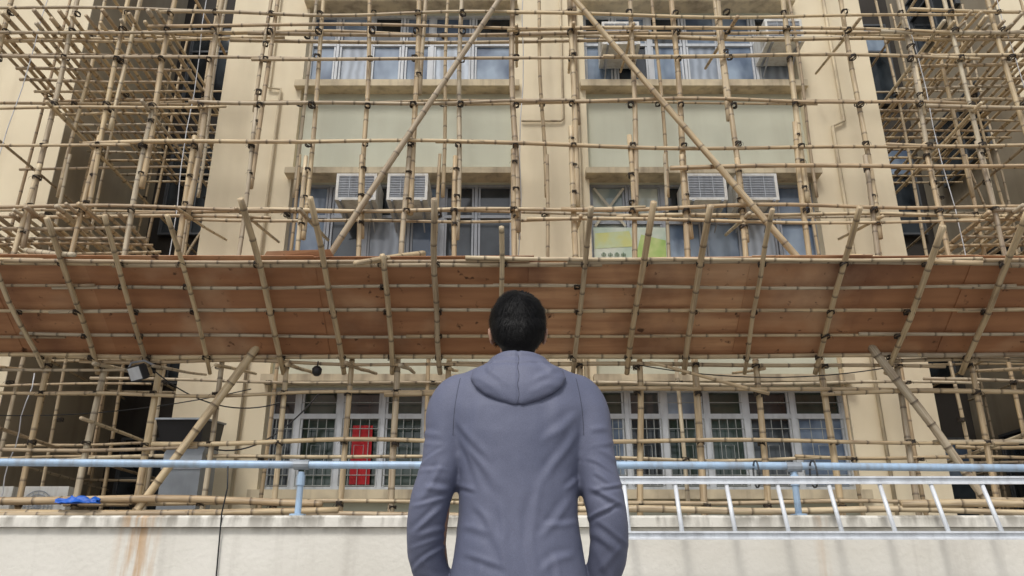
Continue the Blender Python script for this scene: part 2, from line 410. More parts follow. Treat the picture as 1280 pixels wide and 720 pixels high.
GL = [M['gl_dark'], M['gl_blue'], M['gl_curt'], M['gl_teal_refl'], M['gl_green']]
def window(x0, x1, z0, z1, Y, cols, trans, fm, pm, grille=False, t=0.045, axis='x'):
    f = MB(); p = MB()
    def bx(mb, a, b, ya, yb, c, d, m=0):
        if axis == 'x': mb.box(a, b, ya, yb, c, d, m)
        else: mb.box(ya, yb, a, b, c, d, m)
    w = x1-x0; xs = [x0+w*c for c in cols]
    bx(f, x0, x1, Y-0.05, Y+0.05, z0, z0+t); bx(f, x0, x1, Y-0.05, Y+0.05, z1-t, z1)
    for i, x in enumerate(xs):
        hw = t*0.5 if i % 2 else t*0.75
        bx(f, max(x0, x-hw), min(x1, x+hw), Y-0.048, Y+0.048, z0+t, z1-t)
    zt = z0+(z1-z0)*trans
    for i in range(len(xs)-1):
        a, b = xs[i], xs[i+1]
        bx(f, a+0.03, b-0.03, Y-0.04, Y+0.04, zt-t*0.55, zt+t*0.55)
        for (c, d) in ((z0+t, zt-t*0.55), (zt+t*0.55, z1-t)):
            bx(f, a+0.036, a+0.066, Y-0.03, Y+0.02, c, d); bx(f, b-0.066, b-0.036, Y-0.03, Y+0.02, c, d)
        bx(p, a+0.01, b-0.01, Y+0.004, Y+0.012, z0+0.02, zt, pm[0][i % len(pm[0])])
        bx(p, a+0.01, b-0.01, Y+0.004, Y+0.012, zt+0.001, z1-0.02, pm[1][i % len(pm[1])])
    o = f.build('window', fm, bd)
    p.build('pane', GL, o)
    if grille:
        q = MB(); yy = Y-0.085
        for i in range(len(xs)-1):
            a, b = xs[i]+0.05, xs[i+1]-0.05; c, d = z0+0.07, zt-0.05; cx, cz = (a+b)/2, (c+d)/2; r = 0.006
            for k in range(5):
                x = a+(b-a)*k/4
                if k == 2: q.tube([(x,yy,c),(x,yy,cz-0.16)], r, 4); q.tube([(x,yy,cz+0.16),(x,yy,d)], r, 4)
                else: q.tube([(x,yy,c),(x,yy,d)], r, 4)
            for z in (c, c+0.14, d-0.14, d, cz-0.16, cz+0.16): q.tube([(a,yy-0.012,z),(b,yy-0.012,z)], r, 4)
            h = (b-a)*0.13
            q.tube([(cx-h,yy-0.01,cz-0.09),(cx-h,yy-0.01,cz+0.09),(cx+h,yy-0.01,cz+0.09),(cx+h,yy-0.01,cz-0.09)], r, 4, closed=True)
            q.tube([(a,yy-0.014,zt+0.18),(b,yy-0.014,zt+0.18)], r, 4)
        q.build('grille', M['grille'], o)
    return o
YW = 11.22
c6 = [0,0.15,0.32,0.49,0.66,0.83,1]
window(G[0][0], G[0][1], 2.16, 3.60, YW, [0,0.12,0.29,0.465,0.64,0.82,1], 0.72, M['frame_white'], ([0,4,4,4,0,4],[0,4,0,4,1,0]), True, 0.062)
window(G[1][0], G[1][1], 2.16, 3.60, YW, [0,0.12,0.27,0.44,0.60,0.79,1], 0.72, M['frame_white'], ([1,0,4,4,0,1],[4,0,1,4,0,4]), True, 0.062)
window(G[0][0], G[0][1], 5.42, 6.87, YW, [0,0.17,0.34,0.53,0.68,0.83,1], 0.62, M['frame_grey'], ([1,0,2,1,0,0],[1,2,0,1,0,0]))
window(G[1][0], G[1][1], 5.42, 6.87, YW, [0,0.17,0.33,0.50,0.67,0.83,1], 0.55, M['frame_grey'], ([3,3,1,1,2,1],[3,3,0,1,2,1]))
window(G[0][0], G[0][1], 8.65, 10.15, YW, [0,0.14,0.30,0.46,0.60,0.80,1], 0.60, M['frame_white'], ([1,2,1,1,2,1],[1,1,0,1,1,0]))
window(G[1][0], G[1][1], 8.65, 10.15, YW, c6, 0.60, M['frame_white'], ([1,0,1,2,1,2],[0,1,0,1,1,0]))
for g_ in G: window(g_[0], g_[1], 11.9, 13.4, YW, c6, 0.6, M['frame_white'], ([1,0,1,2,1,2],[0,1,0,1,1,0]))
for (a, b) in ((-7.5,-5.0), (6.2,8.8)):
    for s in SILL:
        window(a, b, s-0.7, s+1.5, 15.42, [0,0.25,0.5,0.75,1], 0.65, M['frame_dark'], ([0,0,0,0],[0,0,0,1]))
for (a, b) in ((-12.5,-9.3), (10.4,13.6)):
    for s in SILL: window(a, b, s, s+1.45, 11.94, [0,0.25,0.5,0.75,1], 0.65, M['frame_white'], ([0,1,2,0],[0,1,0,1]))
for s in SILL:
    window(12.9, 14.6, s, s+1.4, 8.93, [0,0.5,1], 0.65, M['frame_dark'], ([0,0],[0,0]), axis='y')
def pipe(pts, r, mat): MB().tube(pts, r, 8).build('drain_pipe', mat, bd, smooth=True)
pipe([(1.05,10.94,TZ),(1.05,10.94,14)], 0.035, M['ledge'])
pipe([(-3.75,10.95,TZ),(-3.75,10.95,8.4),(-3.75,10.95,8.5),(-3.95,10.95,8.52),(-3.95,10.95,14)], 0.022, M['ledge'])
pipe([(0.15,10.955,7.9),(0.78,10.955,7.9),(0.82,10.955,7.94),(0.82,10.955,14)], 0.018, M['ledge'])
pipe([(5.1,10.95,TZ),(5.1,10.95,7.8),(5.3,10.95,7.9),(5.3,10.95,14)], 0.028, M['ledge'])
for x in (-5.1, -5.35): pipe([(x,15.2,TZ),(x,15.2,14)], 0.06, M['frame_dark'])
for x in (6.3, 6.55): pipe([(x,15.2,TZ),(x,15.2,14)], 0.06, M['frame_dark'])
for y in (12.6, 13.1): pipe([(XL-0.07,y,TZ),(XL-0.07,y,14)], 0.05, M['steel'])

rc = MB()
pts = [-2.23+0.28*i/8 for i in range(9)]
for i in range(8):
    ya = 11.159+0.006*math.sin(i*2.1); yb = 11.159+0.006*math.sin((i+1)*2.1)
    rc.quad((pts[i],ya,2.25),(pts[i+1],yb,2.25),(pts[i+1],yb,3.06),(pts[i],ya,3.06))
tag(rc.build('red_banner', M['red'], smooth=True), 'red cloth panel hanging in the left ground floor window', 'banner')
# poster
ps = thing('window_poster', 'pale green and yellow paper notice stuck in a first floor window right of centre', 'poster', (1.8,11.16,5.5))
MB().box(1.25,2.36,11.155,11.160,5.50,6.12).build('sheet', M['paper'], ps)
MB().quad((1.84,11.151,5.52),(2.34,11.151,5.52),(2.35,11.151,5.90),(1.98,11.151,6.00)).build('colour_block', M['lime'], ps)
MB().quad((1.26,11.150,5.76),(1.86,11.150,5.80),(1.80,11.150,6.06),(1.27,11.150,6.02)).build('colour_block', M['yellow'], ps)
mk = MB()
for i in range(4):
    x = 1.36+0.10*i; z = 5.64
    for (a, b, c, d) in ((0,0.065,0.0,0.007),(0,0.065,0.03,0.037),(0.030,0.037,-0.012,0.06),(0,0.007,0.0,0.037),(0.058,0.065,0.0,0.037),(0.015,0.05,0.048,0.055))[:6-(i % 2)]:
        mk.box(x+a, x+b, 11.144, 11.147, z+c, z+d)
mk.build('lettering', M['ink'], ps)
for (x0, z0, x1, z1) in ((1.28,6.14,1.75,6.80), (1.75,6.14,1.28,6.80)):
    d = Vector((x1-x0,0,z1-z0)).normalized(); nrm = Vector((-d.z,0,d.x))*0.02
    a = Vector((x0,11.15,z0)); b = Vector((x1,11.15,z1))
    yo = Vector((0,0.004 if x1 > x0 else 0,0))
    MB().quad(a-nrm+yo, b-nrm+yo, b+nrm+yo, a+nrm+yo).build('tape_strip', M['tape'], ps)

def window_ac(x, z, label, w=0.60, h=0.44):
    r = thing('air_conditioner', label, 'air conditioner', (x,10.9,z), 'window air conditioners on the facade')
    y0, y1 = 10.52, 11.16; m = MB(); e = 0.04
    m.box(x-w/2, x+w/2, y0+0.04, y1, z, z+h)
    m.box(x-w/2, x-w/2+e, y0, y0+0.04, z, z+h); m.box(x+w/2-e, x+w/2, y0, y0+0.04, z, z+h)
    m.box(x-w/2+e, x+w/2-e, y0, y0+0.04, z, z+e); m.box(x-w/2+e, x+w/2-e, y0, y0+0.04, z+h-e, z+h)
    for k in range(6):
        zz = z+0.08+k*0.045
        m.box(x-w/2-0.006, x-w/2-0.001, y0+0.08, y0+0.3, zz, zz+0.016); m.box(x+w/2+0.001, x+w/2+0.006, y0+0.08, y0+0.3, zz, zz+0.016)
    m.build('casing', M['ac_white'], r)
    MB().box(x-w/2+e, x+w/2-e, y0+0.032, y0+0.038, z+e, z+h-e).build('coil', M['ac_in'], r)
    gq = MB()
    for k in range(13):
        zz = z+e+0.006+k*(h-2*e-0.022)/12; gq.box(x-w/2+e, x+w/2-e, y0+0.008, y0+0.03, zz, zz+0.013)
    for k in (1, 2): xx = x-w/2+w*k/3; gq.box(xx-0.005, xx+0.005, y0-0.001, y0+0.007, z+e, z+h-e)
    gq.build('grille', M['ac_grille'], r)
    for s in (-1, 1):
        bk = MB(); xx = x+s*w*0.36; bk.box(xx-0.015, xx+0.015, y0-0.02, 11.14, z-0.03, z-0.002)
        bk.tube([(xx,y0+0.1,z-0.03),(xx,11.1,z-0.26)], 0.012, 5)
        bk.build('bracket', M['frame_grey'], r)
for x, z, lb_ in ((-2.31,6.27,'white window air conditioner between first floor windows, left one of the left pair'),
                (-1.55,6.27,'white window air conditioner between first floor windows, right one of the left pair'),
                (2.88,6.27,'white window air conditioner left one of the right pair, beside the poster window'),
                (3.64,6.27,'white window air conditioner right one of the right pair'),
                (1.75,9.05,'white air conditioner in the upper window row right of the centre pier'),
                (4.38,9.10,'white air conditioner at the right end of the upper window row'),
                ): window_ac(x, z, lb_)

def condenser(x, label):
    y0, y1, z0, z1, w = 10.3, 10.58, 1.62, 2.12, 0.30
    r = thing('condenser_unit', label, 'air conditioner', (x,10.45,TZ), 'outdoor condenser units on the terrace')
    MB().box(x-w, x+w, y0, y1, z0, z1).build('casing', M['ac_white'], r)
    q = MB()
    for rr in (0.05,0.10,0.15,0.195):
        q.tube([(x-0.06+rr*math.cos(a), y0-0.012, (z0+z1)/2+rr*math.sin(a)) for a in [2*PI*j/24 for j in range(24)]], 0.006, 4, closed=True)
    for k in range(8):
        a = PI*k/8; q.tube([(x-0.06-0.2*math.cos(a), y0-0.016, (z0+z1)/2-0.2*math.sin(a)), (x-0.06+0.2*math.cos(a), y0-0.016, (z0+z1)/2+0.2*math.sin(a))], 0.004, 4)
    q.build('fan_guard', M['ac_grille'], r)
    for s in (-1, 1):
        for yy in (y0+0.04, y1-0.04):
            MB().box(x+s*w*0.8-0.02, x+s*w*0.8+0.02, yy-0.02, yy+0.02, TZ, z0).build('leg', M['frame_grey'], r)
condenser(-6.58, 'white outdoor condenser unit at the far left end of the terrace')
condenser(-5.88, 'white outdoor condenser unit nearer the grey exhaust duct')

ex = thing('exhaust_duct', 'grey metal exhaust duct with slanted black hood left of the ground floor windows', 'duct', (-4.1,10.3,TZ))
def rect(x0, x1, y0, y1, z): return [(x0,y0,z),(x1,y0,z),(x1,y1,z),(x0,y1,z)]
MB().loft([rect(-4.36,-3.88,10.1,10.6,TZ), rect(-4.36,-3.88,10.1,10.6,2.50), rect(-4.32,-3.86,10.12,10.6,2.60)]).build('duct_body', M['steel'], ex, fix=True)
hb = MB().loft([[(-4.38,10.0,2.61),(-3.88,10.0,2.61),(-3.88,10.62,2.61),(-4.38,10.62,2.61)], [(-4.44,9.90,2.88),(-3.84,9.90,2.88),(-3.84,10.62,2.96),(-4.44,10.62,2.96)]])
hb.build('hood', M['black'], ex, fix=True)
MB().loft([[(-4.46,9.88,2.882),(-3.82,9.88,2.882),(-3.82,10.64,2.962),(-4.46,10.64,2.962)], [(-4.46,9.88,2.905),(-3.82,9.88,2.905),(-3.82,10.64,2.985),(-4.46,10.64,2.985)]]).build('lid', M['steel'], ex, fix=True)
for z in (1.5,1.9,2.3): MB().box(-4.37,-3.87,10.085,10.099,z,z+0.04).build('flange', M['frame_grey'], ex)

fl = thing('floodlight', 'small rectangular floodlight clamped under the canopy at left', 'lamp', (-4.33,9.0,3.25))
rot = Matrix.Rotation(rad(-35), 4, 'Z') @ Matrix.Rotation(rad(30), 4, 'X')
def rbox(x0,x1,y0,y1,z0,z1,c):
    m = MB().box(x0,x1,y0,y1,z0,z1); m.v = [tuple(rot @ Vector(v)+Vector(c)) for v in m.v]; return m
fc = (-4.33,8.98,3.24)
hz = rbox(-0.13,0.13,-0.03,0.04,-0.09,0.09,fc)
for k in range(5):
    q = rbox(-0.1+k*0.045,-0.09+k*0.045,0.041,0.08,-0.07,0.07,fc); b0 = len(hz.v); hz.v += q.v; hz.f += [tuple(b0+i for i in f) for f in q.f]; hz.m += q.m
hz.build('housing', M['black'], fl)
rbox(-0.112,0.112,-0.036,-0.031,-0.074,0.074,fc).build('lens', M['frame_white'], fl)
MB().tube([(-4.47,9.02,3.28),(-4.46,9.06,3.38),(-4.33,9.1,3.42),(-4.2,9.1,3.36)], 0.012, 6).build('bracket', M['frame_grey'], fl)
cl = thing('hanging_lamp', 'small black lamp hanging under the canopy above the left windows', 'lamp', (-2.3,9.15,3.3))
MB().loft([[(-2.3+r*math.cos(a),9.15+r*math.sin(a),z) for a in [2*PI*j/14 for j in range(14)]] for (r, z) in ((0.03,3.25),(0.055,3.28),(0.06,3.33),(0.035,3.36),(0.015,3.37))]).build('shade', M['black'], cl, smooth=True, fix=True)
MB().tube([(-2.3,9.15,3.37),(-2.3,9.17,3.43)], 0.008, 6).build('stem', M['black'], cl)

bm_ = MB(); gx, gy = 26, 14; vs = []
for i in range(gx+1):
    for j in range(gy+1):
        u = i/gx; v = j/gy; x = -4.98+0.46*u; th = (v-0.5)*2.7
        rr = 0.068+0.04*noise.noise(Vector((x*9, v*4, 1)))+0.02*noise.noise(Vector((x*25, v*9, 1)))-0.03*abs(u-0.5)
        vs.append((x+0.03*noise.noise(Vector((v*6,u*3,5))), 9.0+rr*math.sin(th), 1.765+rr*math.cos(th)*1.1))
bm_.v = vs
for i in range(gx):
    for j in range(gy): a = i*(gy+1)+j; bm_.f.append((a,a+gy+1,a+gy+2,a+1)); bm_.m.append(0)
tag(bm_.build('blue_sheet', M['blue'], smooth=True), 'crumpled blue plastic sheet on the lowest bamboo poles at left', 'sheet')

# ------------------------------------------------------------------ front scaffold
YF, YI = 9.30, 10.30
sc = thing('bamboo_scaffold', 'bamboo scaffold grid across the front of the cream building', 'scaffold', (0,YF,TZ))
UP = [(-8.7,-8.6),(-7.9,-7.9),(-7.15,-7.2),(-6.3,-6.24),(-5.55,-5.54),(-4.92,-4.91),(-4.25,-4.27),(-3.5,-3.46),(-2.70,-2.77),(-1.95,-2.02),(-1.35,-1.39),(-0.78,-0.72),
      (0.02,0.03),(0.80,0.79),(1.48,1.65),(2.2,2.31),(2.9,3.04),(3.74,3.87),(4.62,4.74),(5.48,5.54),(6.2,6.24),(6.95,6.93),(7.8,7.8),(8.7,8.6)]
ups = []
for i, (xb, xt) in enumerate(UP):
    zs = R.uniform(5.6, 6.6); r = R.uniform(0.032, 0.044); kx = (xt-xb)/6.0
    X = lambda z, xb=xb, kx=kx: xb+kx*(z-3)
    a = bamboo('upright', (X(TZ),YF,TZ), (X(zs+0.5),YF,zs+0.5), sc, r, r*0.86)
    b = bamboo('upright', (X(zs-0.7)+0.05,YF+0.03,zs-0.7), (X(11.5)+R.uniform(-0.07,0.07),YF+0.02,11.6), sc, r, r*0.8)
    ups.append((X, a, b, zs))
    for z in (zs-0.5, zs-0.1, zs+0.3): pend.append(Vector((X(z)+0.02, YF+0.045, z)))
    if i % 3 == 1:
        z0 = R.uniform(6.6, 7.6); sd = R.choice((-1, 1))
        bamboo('upright', (X(z0)+0.075*sd+0.03,YF+0.03,z0), (X(10.5)+0.09*sd+0.03,YF+0.03,11.4), sc, r*0.85, r*0.7)
        for z in (z0+0.3, z0+1.1): pend.append(Vector((X(z)+0.05*sd+0.03, YF+0.03, z)))
LEV = [(9.55,1),(8.61,1),(8.30,1),(7.83,1),(7.07,1),(6.44,1),(6.10,0.5),(5.47,1),(5.33,0.6),(4.1,1),(3.40,1),(3.07,1),(2.48,1),(1.78,1)]
def ledger_row(y, z, parent, r=0.03, x0=-9.4, x1=9.6, part=1):
    x = x0-R.uniform(0, 2); k = 0
    while x < x1:
        ln = R.uniform(5.2, 6.8)
        if part == 1 or R.random() < part:
            rr = r*R.uniform(0.85, 1.2)
            bamboo('ledger', (x, y-0.01+0.03*(k % 2), z+R.uniform(-0.05,0.05)+0.02*(k % 2)), (x+ln, y-0.01+0.03*((k+1) % 2), z+R.uniform(-0.05,0.05)), parent, rr, rr*0.72, bend=0.008*ln)
        x += ln-R.uniform(0.5, 1.1); k += 1
for z, pt in LEV: ledger_row(YF-0.068, z, sc, 0.028, part=pt)
order = sorted(range(len(ups)), key=lambda i: abs(UP[i][0]-0.3))
for i in order:
    X, a, b, zs = ups[i]
    for z, pt in LEV:
        if pt < 1 or z > 9 or 3.8 < z < 5:
            if z < 9 and pt == 1: pend.append(Vector((X(z), YF-0.01, z)))
            continue
        lashing((X(z)+(0.03 if z > zs else 0), YF-0.005, z+R.uniform(-0.02,0.02)), a if z < zs else b)
for x in (-8.3,-6.6,-4.58,-3.2,-1.05,0.45,2.2,4.35,5.2,6.6,8.2):
    r = R.uniform(0.025,0.032); bamboo('upright', (x+R.uniform(-.05,.05),YI,TZ), (x+R.uniform(-.1,.1),YI,6.9), sc, r, r*0.85)
    bamboo('upright', (x+0.05,YI,6.2), (x+R.uniform(-.1,.1),YI,11.6), sc, r, r*0.8)
    for z in (9.0,7.75,5.9,3.45,2.45): pend.append(Vector((x, YI-0.01, z)))
for z in (9.0,7.75,5.9,3.45,2.45): ledger_row(YI-0.06, z, sc, 0.024)
for z, ys in ((5.45,(9.45,)), (8.42,(9.45,9.60))):
    for y in ys:
        for (xa, xb) in ((-9,-3.2), (-4.1,1.9), (1.1,6.6), (5.9,10)):
            r = R.uniform(0.022,0.030); bamboo('platform_pole', (xa+R.uniform(-.3,.3),y,z+R.uniform(-.02,.03)), (xb+R.uniform(-.3,.3),y,z+R.uniform(-.02,.03)), sc, r)
for i, (xb, xt) in enumerate(UP):
    X = ups[i][0]
    for z in (5.36, 8.30, 3.36):
        if R.random() < 0.5:
            r = R.uniform(0.020, 0.028)
            bamboo('transom', (X(z)+0.06+R.uniform(-.03,.03), 9.30-R.uniform(0.12,0.4), z-0.02), (X(z)+0.06+R.uniform(-.06,.06), R.uniform(10.45,10.7), z+0.3+R.uniform(-.03,.03)), sc, r)
def brace(p0, p1, r=0.038): return bamboo('diagonal_brace', p0, p1, sc, r, r*0.85, bend=0.02)
brace((-2.36,9.15,4.62), (0.35,9.15,9.72), 0.045)
brace((3.76,9.15,4.45), (0.42,9.15,9.47), 0.045)
brace((-2.95,9.14,3.75), (-4.50,9.16,TZ), 0.052)
brace((4.20,9.14,3.75), (5.65,9.16,TZ), 0.052)
lash_stuff(sc)
for (a, b, y, z, r) in ((-8,-2.1,9.12,1.79,0.048), (-7.5,-1.9,9.05,1.71,0.045), (4.3,8.5,9.1,1.78,0.045), (0.5,6.3,9.08,1.71,0.04), (-8,1,9.0,1.66,0.04)):
    bamboo('ledger', (a,y,z), (b,y,z+R.uniform(-.02,.02)), sc, r)

# ------------------------------------------------------------------ recess scaffolds
def recess(x0, x1, label, sgn):
    s = thing('bamboo_scaffold', label, 'scaffold', ((x0+x1)/2,12.5,TZ))
    xs = [x0+(x1-x0)*k/2 for k in range(3)]; ys = (11.0,12.6,14.6)
    for x in xs:
        for y in ys:
            r = R.uniform(0.026,0.034); bamboo('upright', (x+R.uniform(-.06,.06),y,TZ), (x+R.uniform(-.1,.1),y,11.6), s, r, r*0.7, n=6)
            for z in (8.4,5.4,3.1): pend.append(Vector((x,y-0.01,z)))
    for z in (9.5,7.0,4.3,2.7):
        for x in xs: r = R.uniform(0.022,0.028); bamboo('ledger', (x+0.06,9.2-R.uniform(0,0.3),z+R.uniform(-.05,.05)), (x+0.06+R.uniform(-.08,.08),15.1,z+R.uniform(-.05,.05)), s, r, n=6)
        for y in ys: r = R.uniform(0.022,0.028); bamboo('ledger', (x0-0.15,y-0.06,z+0.05+R.uniform(-.04,.04)), (x1+0.05,y-0.06,z+0.05+R.uniform(-.04,.04)), s, r, n=6)
    for z in (5.42,8.42):
        k = x0-0.1
        while k < x1+0.05:
            r = R.uniform(0.024,0.034); bamboo('platform_pole', (k,9.15+R.uniform(-.25,.2),z+R.uniform(-.03,.03)), (k+R.uniform(-.12,.12),R.uniform(12.8,14.2),z+R.uniform(-.03,.03)), s, r, n=6); k += R.uniform(0.12,0.19)
        yy = 9.5
        while yy < 14:
            r = R.uniform(0.022,0.030); bamboo('transom', (x0-R.uniform(0.05,0.2),yy,z-0.09+R.uniform(-.02,.02)), (x1+R.uniform(0.0,0.08),yy+R.uniform(-.06,.06),z-0.09+R.uniform(-.02,.02)), s, r, n=6); yy += R.uniform(0.24,0.36)
    for k in range(2):
        xa = R.uniform(x0, x1); bamboo('diagonal_brace', (xa,R.uniform(11.5,14),2.5+k*3.2), (R.uniform(x0,x1),R.uniform(11.5,14.5),4.8+k*3.2), s, 0.024, n=6)
    lash_stuff(s)
recess(-7.5,-4.98, 'bamboo scaffold filling the dark recess left of the central facade', -1)
recess(6.2,8.75, 'bamboo scaffold filling the dark recess right of the central facade', 1)

# ------------------------------------------------------------------ canopy
cn = thing('plywood_canopy', 'sloping reddish plywood catch canopy on bamboo ribs above the man', 'canopy', (0,8.6,3.4))
A = Vector((0,9.16,3.46)); B = Vector((0,8.04,4.21)); D = B-A; dn = D.normalized(); nr = Vector((0,-dn.z,dn.y)); nr = nr if nr.z > 0 else -nr
def cp(x, t, off=0): v = A+D*t+nr*off; return Vector((x, v.y, v.z))
x = -10.2; i = 0
while x < 10.2:
    w = R.choice((1.22,1.22,1.83,2.44)); o0 = 0.085+0.011*(i % 2)
    m = MB(); n = 8; dx = R.uniform(-0.03,0.03); t1 = 1.01+R.uniform(-0.015,0.035)
    top = []; bot = []; tl = R.uniform(-0.012,0.012)
    for k in range(n+1):
        row = []
        xx = x+dx+(w+0.10)*k/n
        for t2 in (-0.02, 0.25, 0.5, 0.75, t1+tl*(k/n-0.5)*2):
            row.append((t2, o0-0.010*math.sin(PI*k/n)*math.sin(PI*max(0,min(1,t2)))+0.006*noise.noise(Vector((xx*1.5,t2*2,i)))))
        bot.append([cp(xx, a_, b_) for a_, b_ in row]); top.append([cp(xx, a_, b_+0.009) for a_, b_ in row])
    for k in range(n):
        for j in range(4):
            m.quad(bot[k][j], bot[k][j+1], bot[k+1][j+1], bot[k+1][j]); m.quad(top[k][j], top[k+1][j], top[k+1][j+1], top[k][j+1])
        m.quad(bot[k][4], top[k][4], top[k+1][4], bot[k+1][4]); m.quad(bot[k][0], bot[k+1][0], top[k+1][0], top[k][0])
    for k in (0, n):
        for j in range(4): m.quad(bot[k][j], bot[k][j+1], top[k][j+1], top[k][j])
    m.build('plywood_board', M['ply'], cn)
    x += w; i += 1
m = MB().quad(cp(-2.75,1.0,0.11), cp(-1.95,1.0,0.11), cp(-2.0,1.07,0.15), cp(-2.7,1.05,0.15)); m.build('plywood_board', M['ply'], cn)
for t_, r in ((0.0,0.032),(0.24,0.022),(0.5,0.025),(0.76,0.022),(0.985,0.033),(1.03,0.024)):
    xx = -10; k = 0
    while xx < 10:
        ln = R.uniform(4.6,6.6); o = 0.045
        bamboo('canopy_pole', cp(xx,t_+R.uniform(-.02,.02),o), cp(xx+ln,t_+R.uniform(-.02,.02),o), cn, r, r*0.8, bend=0.02); xx += ln-R.uniform(0.3,0.7)
RX = [-8.8,-8.0,-7.2,-6.3,-5.5,-4.9,-4.23,-3.52,-2.68,-1.93,-1.33,-0.80,0.0,0.80,1.47,2.17,2.85,3.70,4.6,5.46,6.2,7.0,7.8,8.6]
for x in RX:
    e = R.uniform(1.36,1.62)
    if abs(x+1.33) < .01: e = 1.10
    r = R.uniform(0.026,0.037); xo = x-0.075+R.uniform(-.04,.04)
    dx = R.uniform(-0.10,0.10)
    rb = bamboo('rib', cp(xo,-0.16,-0.02), cp(xo+dx,e,-0.02), cn, r*0.9, r, bend=R.uniform(0.01,0.035))
    for t_ in (0.0,0.5,0.985):
        pend.append(cp(xo+dx*t_/1.5, t_, 0.0)+Vector((0,0.02,0.01)))
    for t_ in (0.24,0.76):
        if R.random() < 0.5: pend.append(cp(xo, t_, 0.0)+Vector((0,0.02,0.01)))
lash_stuff(cn)
for (p0, p1, r) in (((-5.9,8.9,4.75),(-4.60,7.72,4.18),0.034), ((-1.05,8.7,4.62),(-1.62,7.62,4.04),0.038), ((3.9,8.5,4.5),(4.95,7.75,4.10),0.032), ((2.95,9.0,3.0),(1.6,8.95,3.36),0.022)):
    bamboo('tie_pole', p0, p1, cn, r)

# ------------------------------------------------------------------ ropes and cables
def rope(name, pts, label, mat, r=0.007, cat='rope'):
    tag(MB().tube(pts, r, 5).build(name, mat, smooth=True), label, cat)
def hang(x, y, z0, z1, dx=0.1):
    return [(x+dx*k/10+0.02*math.sin(k*1.7), y, z1+(z0-z1)*k/10) for k in range(11)]
rope('rope', hang(-6.75,9.45,4.4,10.5,-0.25), 'white rope hanging down the scaffold near the left edge of the photo', M['rope'])
rope('rope', hang(-4.55,9.55,4.4,10.5,0.1), 'white rope hanging beside the left corner of the central facade', M['rope'])
rope('rope', hang(0.2,9.5,4.6,10.5,-0.12), 'white rope hanging just left of the centre pier', M['rope'])
rope('rope', hang(5.72,9.45,4.4,10.5,0.12), 'white rope hanging at the right corner of the central facade', M['rope'])
rope('rope', hang(7.15,9.5,4.4,10.5,0.1), 'white rope hanging near the right edge of the photo', M['rope'])
rope('rope', hang(-5.9,9.6,1.6,3.4,-0.1), 'white rope hanging below the canopy at far left', M['rope'])
def cat_(a, b, sag, n=16, y=0):
    a = Vector(a); b = Vector(b)
    return [tuple(a+(b-a)*k/n+Vector((0,0,-sag*4*(k/n)*(1-k/n)))) for k in range(n+1)]
rope('cable', cat_((-4.2,9.1,3.3),(-2.9,9.9,3.1),0.22), 'black cable sagging from the floodlight', M['black'], 0.008, 'cable')
rope('cable', cat_((-3.9,9.9,2.6),(-2.5,10.2,3.3),0.35), 'black cable looping up beside the grey duct', M['black'], 0.01, 'cable')
rope('cable', cat_((1.5,9.15,3.38),(4.5,9.15,3.36),0.14), 'black cable sagging under the canopy right of the man', M['black'], 0.007, 'cable')
rope('cable', cat_((-8,9.6,3.05),(-3.2,9.6,3.2),0.25), 'thin black cable strung below the canopy from the left edge', M['black'], 0.007, 'cable')

# ------------------------------------------------------------------ person
PX, PY = 0.018, 2.33
def remeshed(mb, vox, it=2, fac=0.5, extra=None):
    me = mb.mesh('tmp'); o = bpy.data.objects.new('tmp', me); COL.objects.link(o)
    md = o.modifiers.new('r', 'REMESH'); md.mode = 'VOXEL'; md.voxel_size = vox
    dg = bpy.context.evaluated_depsgraph_get(); dg.update()
    e = bpy.data.meshes.new_from_object(o.evaluated_get(dg))
    bpy.data.objects.remove(o)
    bm = bmesh.new(); bm.from_mesh(e)
    for _ in range(it): bmesh.ops.smooth_vert(bm, verts=bm.verts, factor=fac, use_axis_x=True, use_axis_y=True, use_axis_z=True)
    if extra:
        for (test, cnt) in extra:
            vv = [v for v in bm.verts if test(v.co)]
            for _ in range(cnt): bmesh.ops.smooth_vert(bm, verts=vv, factor=0.6, use_axis_x=True, use_axis_y=True, use_axis_z=True)
    bmesh.ops.recalc_face_normals(bm, faces=bm.faces)
    bm.to_mesh(e); bm.free(); e.update(); return e
def displace(me, fn):
    ns = [v.normal.copy() for v in me.vertices]
    for v, n_ in zip(me.vertices, ns): v.co += n_*fn(v.co, n_)
    me.update()
def finish(me, name, mat, parent=None):
    me.materials.clear(); me.materials.append(mat)
    me.polygons.foreach_set('use_smooth', [True]*len(me.polygons)); me.name = name
    return link(name, me, (PX,PY,0), parent)
def ering(cx, cy, z, hw, hd, n=32, p=2.3):
    out = []
    for j in range(n):
        a = 2*PI*j/n; c, s_ = math.cos(a), math.sin(a)
        out.append(Vector((cx+hw*math.copysign(abs(c)**(2/p), c), cy+hd*math.copysign(abs(s_)**(2/p), s_), z)))
    return out
HZ = -0.018
def hz_(p): return (p[0], p[1], p[2]+HZ)
b = MB()
hr = Matrix.Rotation(rad(9), 3, 'X').to_euler()
b.ell(hz_((0,0.012,1.640)), (0.072,0.092,0.094), hr)
b.ell(hz_((0,0.050,1.585)), (0.057,0.062,0.066), hr)
b.ell(hz_((0,0.098,1.545)), (0.022,0.018,0.016))
b.loft([ering(0,0.108,1.60+HZ,0.018,0.014,10), ering(0,0.122,1.612+HZ,0.016,0.02,10), ering(0,0.110,1.65+HZ,0.009,0.012,10)])
b.tube([hz_(q) for q in ((-0.022,0.103,1.565),(0,0.110,1.563),(0.022,0.103,1.565))], 0.007, 8)
b.tube([hz_(q) for q in ((-0.05,0.088,1.662),(-0.02,0.104,1.666),(0.02,0.104,1.666),(0.05,0.088,1.662))], 0.009, 8)
